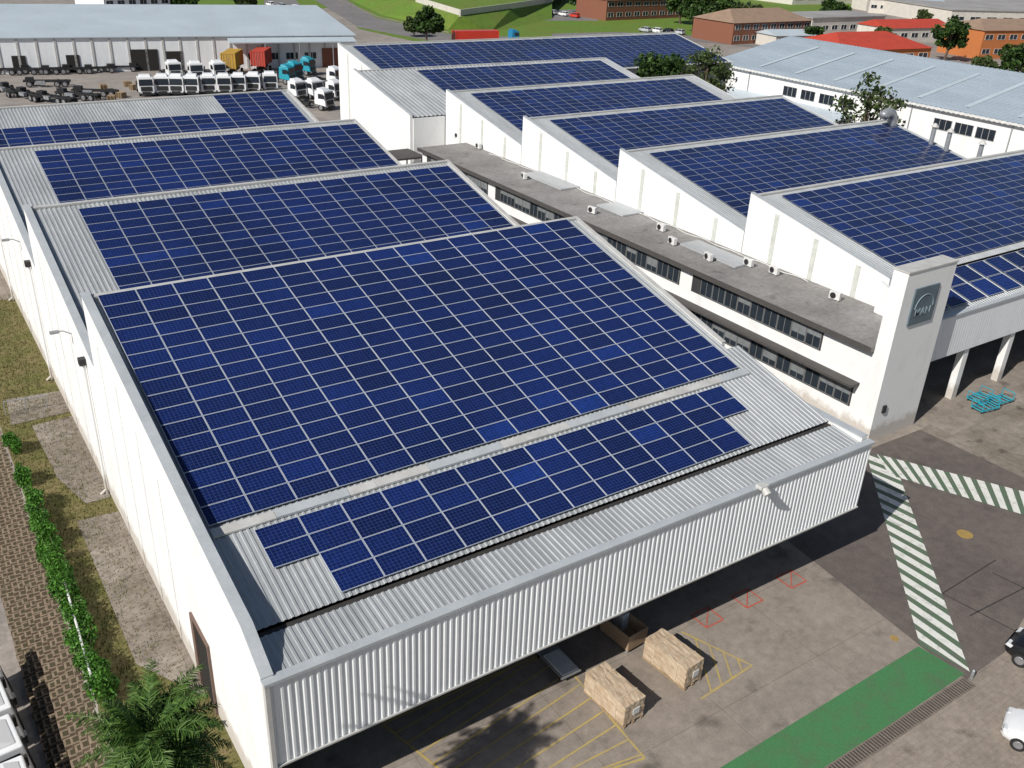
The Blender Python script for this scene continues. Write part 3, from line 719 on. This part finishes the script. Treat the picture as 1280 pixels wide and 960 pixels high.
far_t=[((888,44),15,6.5,'large dark tree at the top between the brick buildings',0),((850,30),10,5,'round dark tree just left of the large dark one',0),((790,18),11,5,'tree in front of the red brick house',0),
 ((722,16),9,5,'tree left of the red brick house above the car row',0),((533,58),9,4.0,'small dark tree beside the road bend',0),((518,46),5,2.6,'smaller shrub like tree behind the roadside one',1),
 ((1180,76),11,4.2,'dark tree between red roof and orange block',0),((1268,104),9,5.0,'spreading dark tree behind the white hall at right edge',0),((1226,98),5,3,'low bush left of the right edge tree',1),((1150,36),6,3,'small tree among the far roofs',1),((700,4),9,6,'tree at the top edge over the far lawn',1),((930,36),8,5,'bush beside the brown roofed building',1),((655,6),7,5,'tree at the top edge near the end of the retaining wall',0),((1040,28),8,5,'tree behind the flat cream building',0),((866,40),11,5,'tree crowding the left side of the large dark tree',0),((745,10),9,5,'tree touching the left end of the red brick house',0),
 ((232,14),5,4,'low tree at the top edge just right of the blue roofed workshop',0),((306,12),5,4,'low tree at the top edge left of the parked cars',1),((1012,58),6,3,'small tree between the brown roofed and cream buildings',0),((1100,60),6,3,'small tree left of the white walled red roofed house',1)]
for i,((px,py),h,r,l,k) in enumerate(far_t):
    tree('broadleaf_tree',l,G(px,py),h,r,26,20+i,LF[k],dens=1.3,lsize=.9)
# hedge
hy=[(54,.8),(50.2,.7),(47.2,.9),(45.6,1.0),(44.0,1.0),(42.5,1.05),(41.0,1.05),(39.5,1.1),(38.0,1.1),(36.5,1.1),(35.0,1.15),(33.5,1.1),(32.0,1.1)]
for i,(y_,r_) in enumerate(hy):
    rng=random.Random(50+i); o=V((2.6+rng.uniform(-.1,.1),y_,0))
    t=empty('hedge_shrub',o,'bright green hedge shrub, %s from the far end beside the block bank'%ORD[i],'shrub','hedge shrubs beside the block bank')
    b=MB()
    for k in range(4): b.tube([o,o+V((rng.uniform(-.3,.3),rng.uniform(-.5,.5),.5)),o+V((rng.uniform(-.5,.5),rng.uniform(-.8,.8),.9))],[.03,.02,.01],5)
    b.build('stem',BARK,t)
    b=MB()
    for k in range(12):
        c=o+V((rng.uniform(-.3,.3)*r_,rng.uniform(-.8,.8)*r_,rng.uniform(.25,.95))); b.clump(c,(.36*r_,.45*r_,.34),190,.13,rng)
    b.build('foliage',LF[2],t,recalc=False)
# grass tufts
rng=random.Random(5); b=MB()
for i in range(16000):
    x=rng.uniform(2.4,6.2); y_=rng.uniform(24,80)
    if rng.random()<.35 and x>5.4: continue
    c=V((x,y_,.005)); a=rng.random()*6.28; s=rng.uniform(.06,.24); l=V((math.cos(a)*s*.5,math.sin(a)*s*.5,s)); w=V((-math.sin(a),math.cos(a),0))*.025
    b.add([c-w,c+w,c+l],[[0,1,2]])
tag(b.build('grass',LF[4],recalc=False),'dry green grass tufts along the strip beside the white side wall','grass',kind='stuff')
# block bank
b=MB(); rng=random.Random(9)
for r_ in range(8):
    f=r_/7.5; x=2.12-f*1.95; z=-.12-f*2.85
    for k in range(96):
        y_=20+k*.6+(r_%2)*.3; s=rng.uniform(-.04,.04); h=rng.uniform(-.05,.05)
        b.box(x-.2+s,y_+.05,z-.2,x+.14+s,y_+.5,z+.12+h)
        b.poly([(x-.12+s,y_+.13,z+.124+h),(x+.1+s,y_+.13,z+.124+h),(x+.1+s,y_+.42,z+.124+h),(x-.12+s,y_+.42,z+.124+h)],1)
b.poly([(2.28,18,-.16),(2.28,80,-.16),(.1,80,-3.05+.1),(.1,18,-3.05+.1)],1)
tag(b.build('block_bank',[BLOCK,SOIL]),'brown stepped concrete block retaining bank along the left edge','retaining wall')
pz=MB(); pz.cyl(G(80,725,.9),G(113,842,.9),.05); 
for q in (G(80,725,.9),G(113,842,.9)): pz.cyl((q.x,q.y,0),(q.x,q.y,.9),.05)
tag(pz.build('handrail',PAPER),'white pipe handrail beside the hedge','railing')
pz=MB(); q0,q1=G(8,520),G(60,512)
for t in (0,.5,1):
    q=q0.lerp(q1,t); pz.cyl(q,q+V((0,0,1)),.03)
pz.cyl(q0+V((0,0,1)),q1+V((0,0,1)),.03); tag(pz.build('path_railing',STEEL),'thin grey railing across the concrete path at the left edge','railing')
# tall palm
PX,PY_,PZ=2.3,18.0,10.75
pl=empty('palm_tree',(PX,PY_,0),'feathery crown of a tall green palm before the white side wall at bottom left','palm')
b=MB(); b.tube([(PX-.2,PY_-.2,-.2),(PX-.1,PY_-.1,3.5),(PX,PY_,PZ-2.5),(PX,PY_,PZ)],[.3,.2,.17,.22],10); b.build('trunk',BARK,pl)
b=MB(); rng=random.Random(3); top=V((PX,PY_,PZ))
for i in range(120):
    a=i*2.4+rng.uniform(-.3,.3); el=rng.uniform(-.5,1.35); L=rng.uniform(1.3,2.5)
    d=V((math.cos(a)*math.cos(el),math.sin(a)*math.cos(el),math.sin(el))); p=top.copy(); pts=[p.copy()]; step=L/14; dr=rng.uniform(.09,.17); cu_=V((rng.uniform(-.03,.03),rng.uniform(-.03,.03),0))
    for k in range(14):
        d=(d+V((0,0,-dr))+cu_).normalized(); p=p+d*step; pts.append(p.copy())
    b.tube(pts,[.02-.0011*k for k in range(15)],4)
    for k in range(2,15):
        dd=(pts[k]-pts[k-1]).normalized(); sd=dd.cross(V((0,0,1))).normalized()
        ll=.38*math.sin(math.pi*(k/15)**.7)+.10
        for j in range(4):
            o=pts[k-1].lerp(pts[k],j/4)
            for s in (-1,1):
                e=o+(sd*s*.8+dd*rng.uniform(.3,.95)+V((0,0,rng.uniform(-.7,.2)))).normalized()*ll*rng.uniform(.7,1.15); w=dd*.02
                m_=o.lerp(e,.5)+V((0,0,.015))
                b.add([o-w*.6,o+w*.6,m_+w,e,m_-w],[[0,1,2,3,4]])
b.build('crown',LF[3],pl,recalc=False)
# ---------- vehicles
def wheel(par,c,r,w):
    x,y_,z=c; b=MB(); b.cyl((x,y_-w/2,z),(x,y_+w/2,z),r,r,18); t=b.build('wheel',TYRE,par,local=True)
    s=1 if y_>0 else -1
    b=MB(); b.cyl((x,y_+s*w*.5,z),(x,y_+s*(w*.5+.012),z),r*.62,r*.55,14); b.build('rim',RIM,sub=t,local=True)
def car():
    r=empty('parked_car',(0,0,0),'x','car')
    st_=[(-1.97,.42,.80,.70),(-1.85,.30,.95,.80),(-1.3,.24,.98,.84),(0,.22,.96,.85),(.95,.24,.93,.84),(1.55,.26,.82,.80),(1.85,.30,.70,.72),(1.97,.38,.58,.60)]
    b=MB(); vs=[];fs=[]
    for x,zb,zt,w in st_:
        vs+=[(x,-w*.92,zb),(x,-w,zb+.22),(x,-w*.99,(zb+zt)/2+.08),(x,-w*.88,zt),(x,w*.88,zt),(x,w*.99,(zb+zt)/2+.08),(x,w,zb+.22),(x,w*.92,zb)]
    n=8
    for i in range(len(st_)-1):
        for k in range(n): fs.append([i*n+k,i*n+(k+1)%n,(i+1)*n+(k+1)%n,(i+1)*n+k])
    fs+=[list(range(n))[::-1],[(len(st_)-1)*n+k for k in range(n)]]
    b.add(vs,fs); b.build('body',VW,r,bevel=.04,local=True,smooth=True)
    b=MB(); zb,zt=.93,1.44
    bt=[(-1.82,-.74,zb),(1.05,-.76,zb),(1.05,.76,zb),(-1.82,.74,zb)]; tp=[(-1.5,-.56,zt),(.30,-.58,zt),(.30,.58,zt),(-1.5,.56,zt)]
    b.hexa(bt,tp); b.build('window_glass',DGL,r,bevel=.03,local=True)
    b=MB(); b.hexa([(-1.62,-.585,zt-.03),(.34,-.605,zt-.03),(.34,.605,zt-.03),(-1.62,.585,zt-.03)],[(-1.5,-.52,zt+.04),(.24,-.54,zt+.04),(.24,.54,zt+.04),(-1.5,.52,zt+.04)])
    for s in (-1,1):
        for x0,x1 in ((1.05,.30),(-.35,-.38),(-1.80,-1.5)):
            b.obox(((x0+x1)/2,s*.665,(zb+zt)/2),((x1-x0)/2,-s*.09,(zt-zb)/2),(.045,0,0),(0,.02,.0))
    b.build('roof',VW,r,bevel=.02,local=True)
    for x in (-1.25,1.25):
        for s in (-1,1): wheel(r,(x,s*.76,.30),.30,.2)
    for s in (-1,1):
        b=MB(); b.obox((1.80,s*.56,.66),(.12,s*-.03,0),(0,.17,0),(-.03,0,.07)); b.build('headlight',LAMPW,r,bevel=.02,local=True)
        b=MB(); b.obox((-1.92,s*.60,.82),(.06,0,0),(0,.12,0),(0,0,.1)); b.build('tail_light',LAMPR,r,bevel=.02,local=True)
        b=MB(); b.obox((.75,s*.92,.98),(.06,0,0),(0,.1,0),(0,0,.07)); b.build('mirror',VW,r,bevel=.02,local=True)
    return r
cp=car(); pq=G(1316,940); cp.location=(pq.x,pq.y,0.012); cp.rotation_euler=(0,0,R(112)); tag(cp,'white hatchback at the bottom right corner on brick paving','car')
pq=G(1322,842); dup(cp,(pq.x,pq.y,.012),R(100),'dark car cut off at the right edge above the white hatchback',None,'car',{'white_vehicle_paint':'black_vehicle_paint'},1.12)
fc=[((338,8),'white'),((352,10),'silver'),((368,12),'white'),((690,18),'silver'),((704,20),'white'),((718,22),'red'),((806,40),'silver'),((820,41),'white'),((834,42),'black'),((848,43),'silver'),((1205,66),'white'),((1214,63),'silver')]
for i,((px,py),c) in enumerate(fc):
    grp='left of the road bend at the top' if px<400 else 'above the lawn left of the brick house' if px<750 else 'below the brick house' if px<1000 else 'by the orange block'
    k=[j for j,((a,_),_) in enumerate(fc) if (a<400)==(px<400) and (a<750)==(px<750) and (a<1000)==(px<1000)].index(i)
    dup(cp,G(px,py,.05),R(95),'small %s car parked %s, %s from the left'%(c,grp,ORD[k]),'far parked cars','car',{'white_vehicle_paint':c+'_vehicle_paint'} if c!='white' else None)
def truck():
    r=empty('truck_cab',(0,0,0),'x','truck')
    b=MB(); b.hexa([(.2,-1.22,1.0),(2.35,-1.22,.75),(2.35,1.22,.75),(.2,1.22,1.0)],[(.3,-1.2,3.0),(2.1,-1.2,2.95),(2.1,1.2,2.95),(.3,1.2,3.0)]); b.build('cab',VW,r,bevel=.07,local=True)
    b=MB(); b.hexa([(.5,-.9,2.99),(1.9,-.9,2.97),(1.9,.9,2.97),(.5,.9,2.99)],[(.45,-.8,3.35),(1.3,-.8,3.28),(1.3,.8,3.28),(.45,.8,3.35)]); b.build('roof_deflector',VW,r,bevel=.05,local=True)
    b=MB(); b.poly([(2.285,-1.05,1.75),(2.285,1.05,1.75),(2.16,1.0,2.7),(2.16,-1.0,2.7)]); b.build('windscreen',DGL,r,recalc=False,local=True)
    for s in (-1,1):
        b=MB(); b.poly([(.95,s*1.222,1.85),(2.0,s*1.222,1.85),(1.9,s*1.213,2.6),(.95,s*1.213,2.6)]); b.build('side_window',DGL,r,recalc=False,local=True)
        b=MB(); b.box(2.0,s*1.4-.1,1.9,2.12,s*1.4+.1,2.5); b.build('mirror',BLACK,r,local=True)
        b=MB(); b.box(2.36,s*.9-.2,.6,2.42,s*.9+.2,.8); b.build('headlight',LAMPW,r,local=True)
    b=MB(); b.box(2.2,-1.2,.35,2.41,1.2,.72); b.build('bumper',BLACK,r,local=True)
    b=MB(); b.obox((2.365,0,1.25),(.02,0,.0),(0,.85,0),(-.04,0,.35)); b.build('grille',BLACK,r,local=True)
    b=MB()
    for s in (-1,1): b.box(-4.6,s*.42-.05,.75,.3,s*.42+.05,1.0)
    for x in (-4.5,-3,-1.5,0): b.box(x-.06,-.37,.78,x+.06,.37,.97)
    b.box(-2.2,-1.0,.5,-1.1,-.5,1.0); b.cyl((-2.8,0,1.05),(-2.8,0,1.2),.5,.4,12); b.build('chassis',BLACK,r,local=True)
    for x in (1.35,-2.9,-4.0):
        for s in (-1,1): wheel(r,(x,s*1.0,.5),.5,.32 if x>0 else .5)
    return r
tk=truck(); used=False
def put_truck(p,rz,label,group=None,mm=None,scale=None):
    global used
    if not used:
        used=True; tk.location=p; tk.rotation_euler=(0,0,rz); tag(tk,label,'truck',group); return tk
    return dup(tk,p,rz,label,group,'truck',mm,scale)
rowp=[(205,117),(224,117),(243,117),(262,116),(281,116),(300,115),(319,114),(338,113)]
for i,p in enumerate(rowp): put_truck(G(*p),R(-112+random.uniform(-5,5)),'white truck cab, %s from the left in the long row in the yard'%ORD[i],'white truck cabs in the yard row')
for p,a,l in (((183,118),-100,'white truck cab standing alone left of the long yard row'),((366,123),-70,'white truck cab nearest the roof right of the yard row'),((388,122),-75,'white truck cab beside the grey roof, second right of the yard row'),((412,106),-60,'white truck cab rightmost in the yard by the white wall'),((216,98),-90,'white truck cab behind the left end of the yard row'),((412,124),-65,'white truck cab half hidden by the alley wall'),((398,136),-60,'white truck cab closest to the grey roof edge'),((244,99),-95,'white truck cab behind the middle of the yard row, left of the yellow container'),((270,98),-85,'white truck cab touching the yellow container, behind the yard row')):
    put_truck(G(*p),R(a),l)
for p,a,l in (((362,99),-60,'turquoise blue truck cab left of three behind the yard row'),((378,93),-50,'turquoise blue truck cab middle of three behind the yard row'),((352,104),-50,'turquoise blue truck cab closest to the yard row')):
    put_truck(G(*p),R(a),l,None,{'white_vehicle_paint':'turquoise_paint'})
for i,(q,a) in enumerate((((-2.55,37.0,-3),8),((-2.45,34.6,-3),5),((-2.4,32.2,-3),6),((-2.35,29.8,-3),3))):
    put_truck(V(q),R(a),'white truck cab in the lower yard at the left edge, %s from the back'%ORD[i],'white truck cabs in the lower yard',None,.86)
def chassis():
    r=empty('truck_chassis',(0,0,0),'x','truck chassis')
    b=MB()
    for s in (-1,1): b.box(-3.6,s*.42-.06,.75,3.6,s*.42+.06,1.05)
    for x in (-3.5,-2,-.5,1,2.5,3.5): b.box(x-.06,-.36,.8,x+.06,.36,1.0)
    b.box(2.0,-.5,.8,3.2,.5,1.5); b.build('frame',BLACK,r,local=True)
    b=MB(); b.box(.2,.55,.5,1.6,1.1,1.0); b.build('fuel_tank',STEEL,r,local=True)
    for x in (2.6,-1.6,-2.8):
        for s in (-1,1): wheel(r,(x,s*1.0,.5),.5,.35)
    return r
chs=chassis()
cpx=[(12,92),(38,93),(64,92),(92,92),(120,91),(148,89),(14,118),(40,124),(70,128),(98,124),(120,120),(60,108)]
for i,p in enumerate(cpx):
    l='dark bare truck chassis in the yard, %s from the left of the %s row'%((ORD[i],'back') if i<6 else (ORD[i-6],'front'))
    if i==0: chs.location=G(*p); chs.rotation_euler=(0,0,R(-10)); tag(chs,l,'truck chassis','bare truck chassis in the yard')
    else: dup(chs,G(*p),R(-10+random.uniform(-6,6) if i<6 else 20+i*13),l,'bare truck chassis in the yard')
# pallet stacks in the yard
def pallets():
    r=empty('pallet_stack',(0,0,0),'x','pallets','pallet stacks in the truck yard')
    for k in range(6):
        b=MB(); z0=k*.145
        for y_ in (-.5,0,.5): b.box(-.6,y_-.05,z0,.6,y_+.05,z0+.1)
        for x in (-.5,-.25,0,.25,.5): b.box(x-.07,-.55,z0+.102,x+.07,.55,z0+.13)
        b.build('pallet',WOOD,r,local=True)
    return r
ps=pallets()
for i,p in enumerate([(160,108),(168,112),(152,122),(176,104),(140,126),(130,112)]):
    l='stack of wooden pallets in the yard left of the trucks, %s from the right'%['third','second','fourth','first','fifth','sixth'][i]
    if i==0: ps.location=G(*p); ps['label']=l
    else: dup(ps,G(*p),R(i*17),l,'pallet stacks in the truck yard')
def container(name,label,p,rz,L,mat_):
    r=empty(name,p,label,'container',None,rz); hw,h=1.25,2.75
    b=MB(); b.corr((-L/2,-hw,.15),(1,0,0),(0,0,1),(0,-1,0),L,h-.2,.28,.04); b.corr((-L/2,hw,.15),(1,0,0),(0,0,1),(0,1,0),L,h-.2,.28,.04)
    b.box(-L/2,-hw+.05,.1,L/2,hw-.05,h-.02); b.build('body',mat_,r,recalc=False,local=True)
    for x in (-L/2,L/2):
        b=MB(); 
        for s in (-1,1): b.box(x-.09,s*hw-.09,0,x+.09,s*hw+.09,h+.02)
        b.box(x-.07,-hw,h-.12,x+.07,hw,h+.02); b.build('corner_frame',mat_,r,local=True)
    b=MB()
    for s in (-.8,-.3,.3,.8): b.cyl((-L/2-.1,s,.2),(-L/2-.1,s,h-.15),.025)
    b.box(-L/2-.09,-.02,.2,-L/2-.072,.02,h-.2); b.build('door_bar',STEEL,r,local=True)
    return r
for nm,px,py,m_,l in (('yellow',292,94,CYEL,'yellow shipping container raised on a chassis behind the white truck cabs'),('red',328,91,CRED,'red shipping container on a chassis right of the yellow one')):
    p=G(px,py); dup(chs,p,R(58),'dark truck chassis carrying the %s shipping container'%nm,None,'truck chassis')
    container('shipping_container',l,p+V((0,0,1.52)),R(58),6.1,m_)
container('truck_trailer','long bright red trailer box on the road behind the solar roofs',G(594,58)+V((0,0,.9)),R(-8),11,VR)
put_truck(G(636,54),R(-8),'blue truck cab at the right end of the long red trailer',None,{'white_vehicle_paint':'blue_vehicle_paint'})
# ---------- forecourt goods
def crate(label,c,L,w,h,rz,seed,name='wrapped_crate'):
    rng=random.Random(seed); r=empty(name,c,label,'crate',None,rz)
    b=MB()
    for x in (-w/2+.1,0,w/2-.1): b.box(x-.06,-L/2,0,x+.06,L/2,.1)
    for i in range(9):
        y_=-L/2+L*(i+.5)/9; b.box(-w/2,y_-.1,.102,w/2,y_+.1,.13)
    b.build('pallet',WOOD,r,local=True)
    bm=bmesh.new(); bmesh.ops.create_cube(bm,size=1)
    bmesh.ops.subdivide_edges(bm,edges=bm.edges,cuts=9,use_grid_fill=True)
    for v in bm.verts:
        j=V((rng.uniform(-1,1),rng.uniform(-1,1),rng.uniform(-1,1)))*.02
        v.co=V((v.co.x*(w-.04),v.co.y*(L-.06),(v.co.z+.5)*h+.14))+j
    me=bpy.data.meshes.new('box'); bm.to_mesh(me); bm.free(); me.materials.append(WRAP); o=bpy.data.objects.new('box',me); C.objects.link(o); o.parent=r
    for y_ in (-L*.28,L*.25):
        b=MB(); b.box(-w/2-.006,y_-.025,.133,w/2+.006,y_+.025,h+.165); b.build('strap',STRAP,r,local=True)
    b=MB(); b.box(-.1,-L/2-.012,.5,.25,-L/2+.015,.8); b.build('paper_label',PAPER,r,local=True)
    b=MB(); b.box(w/2-.02,-.3,.5,w/2+.008,.1,.75); b.build('paper_label',PAPER,r,local=True)
    return r
crate('brown wrapped crate nearest the front on the forecourt, left of two',(20.25,20.6,.02),2.45,1.15,1.0,R(4),1)
crate('brown wrapped crate half under the fascia, right of two',(23.75,20.85,.02),2.45,1.15,1.05,R(6),2)
tr=empty('tow_trolley',(19.6,23.6,.02),'low grey trolley with white sheet under the canopy edge','trolley',None,R(0))
b=MB(); b.box(-.5,-1.0,.25,.5,1.0,.33); b.build('deck',STEEL,tr,local=True)
b=MB(); b.box(-.42,-.9,.332,.42,.5,.40); b.build('sheet',PAPER,tr,local=True)
b=MB(); b.tube([(-.45,1,.3),(-.45,1,1.0),(.45,1,1.0),(.45,1,.3)],.03); b.build('handle',STEEL,tr,local=True)
for x in (-.4,.4):
    for y_ in (-.8,.8): wheel(tr,(x,y_,.12),.12,.06)
bk=empty('parts_bin',(23.2,23.5,.02),'brown open topped parts bin under the canopy behind the crates','bin',None,R(5))
b=MB()
for q in ((-.6,-.9,-.55,.9),(.55,-.9,.6,.9),(-.549,-.9,.549,-.85),(-.549,.85,.549,.9)): b.box(q[0],q[1],.15,q[2],q[3],.95)
b.box(-.549,-.849,.15,.549,.849,.2); b.build('body',CARD,bk,local=True)
for x in (-.5,.5):
    for y_ in (-.8,.8):
        b=MB(); b.box(x-.06,y_-.06,0,x+.06,y_+.06,.148); b.build('foot',STEEL,bk,local=True)
b=MB(); b.box(.1,.2,.2,.5,.8,1.05); b.build('carton',PAPER,bk,local=True)
def cart(label,p,rz):
    r=empty('cage_trolley',p,label,'trolley','turquoise trolleys by the open bay',rz)
    b=MB(); L,w=1.7,.95
    b.box(-L/2,-w/2,.2,L/2,-w/2+.06,.28); b.box(-L/2,w/2-.06,.2,L/2,w/2,.28)
    for x in (-L/2+.03,-.45,0,.45,L/2-.03): b.box(x-.03,-w/2+.061,.2,x+.03,w/2-.061,.26)
    b.build('deck',CYAN,r,local=True)
    for x in (-L/2+.04,L/2-.04):
        b=MB(); b.tube([(x,-w/2+.03,.27),(x,-w/2+.03,.75),(x,w/2-.03,.75),(x,w/2-.03,.27)],.035); b.build('end_frame',CYAN,r,local=True)
    for x in (-.7,.7):
        for y_ in (-.38,.38): wheel(r,(x,y_,.1),.1,.05)
cart('low turquoise steel trolley left of three before the open bay',(59.3,28.0,.014),R(-8))
cart('low turquoise steel trolley middle of three before the open bay',(60.3,29.05,.014),R(2))
cart('low turquoise steel trolley right of three before the open bay',(61.3,28.1,.014),R(-4))
b=MB(); c=G(1206,668); b.cyl((c.x,c.y,.008),(c.x,c.y,.02),.42,.42,20); tag(b.build('manhole_cover',MANH),'round yellow manhole cover on the dark tarmac','manhole cover')
b=MB(); c=G(1118,798); b.cyl((c.x,c.y,.0),(c.x,c.y,.012),.2,.2,14); tag(b.build('drain_cover',MANH),'small rusty drain cover beside the hatched walkway','drain cover')
b=MB(); c=G(1214,848); b.cyl((c.x,c.y,0),(c.x,c.y,.45),.07,.07,12); b.cyl((c.x,c.y,.45),(c.x,c.y,.5),.07,.03,12); tag(b.build('bollard',STEEL),'short grey bollard at the corner of the green walkway','bollard')
b=MB(); ww=[hi_[1],hi_[2],hi_[3],G(690,2,3)]
for p,q in zip(ww[:-1],ww[1:]):
    d=(q-p); dl=d.normalized(); n=V((-dl.y,dl.x,0)).normalized(); b.obox((p+q)/2+V((0,0,.5)),d/2,n*.15,V((0,0,.9)))
tag(b.build('boundary_wall',CREAM),'pale boundary wall bending along the top of the green bank','wall')
# ---------- light
w=bpy.data.worlds.new('World'); bpy.context.scene.world=w; w.use_nodes=True; nt=w.node_tree
sk=nt.nodes.new('ShaderNodeTexSky'); sk.sky_type='NISHITA'; sk.sun_disc=False
L=V((1.17,.29,-1.0)); sk.sun_elevation=math.atan(1/math.hypot(L.x,L.y)); sk.sun_rotation=math.atan2(-L.x,-L.y)
bg=nt.nodes['Background']; nt.links.new(sk.outputs[0],bg.inputs[0]); bg.inputs[1].default_value=.062
sl=bpy.data.lights.new('sun','SUN'); sl.energy=4.8; sl.angle=R(.5); sl.color=(1,.96,.90)
so_=bpy.data.objects.new('sun',sl); C.objects.link(so_); so_.rotation_euler=L.to_track_quat('-Z','Y').to_euler(); so_.location=(-40,-20,60)
sc=bpy.context.scene; sc.view_settings.view_transform='Standard'; sc.view_settings.look='None'; sc.view_settings.exposure=0
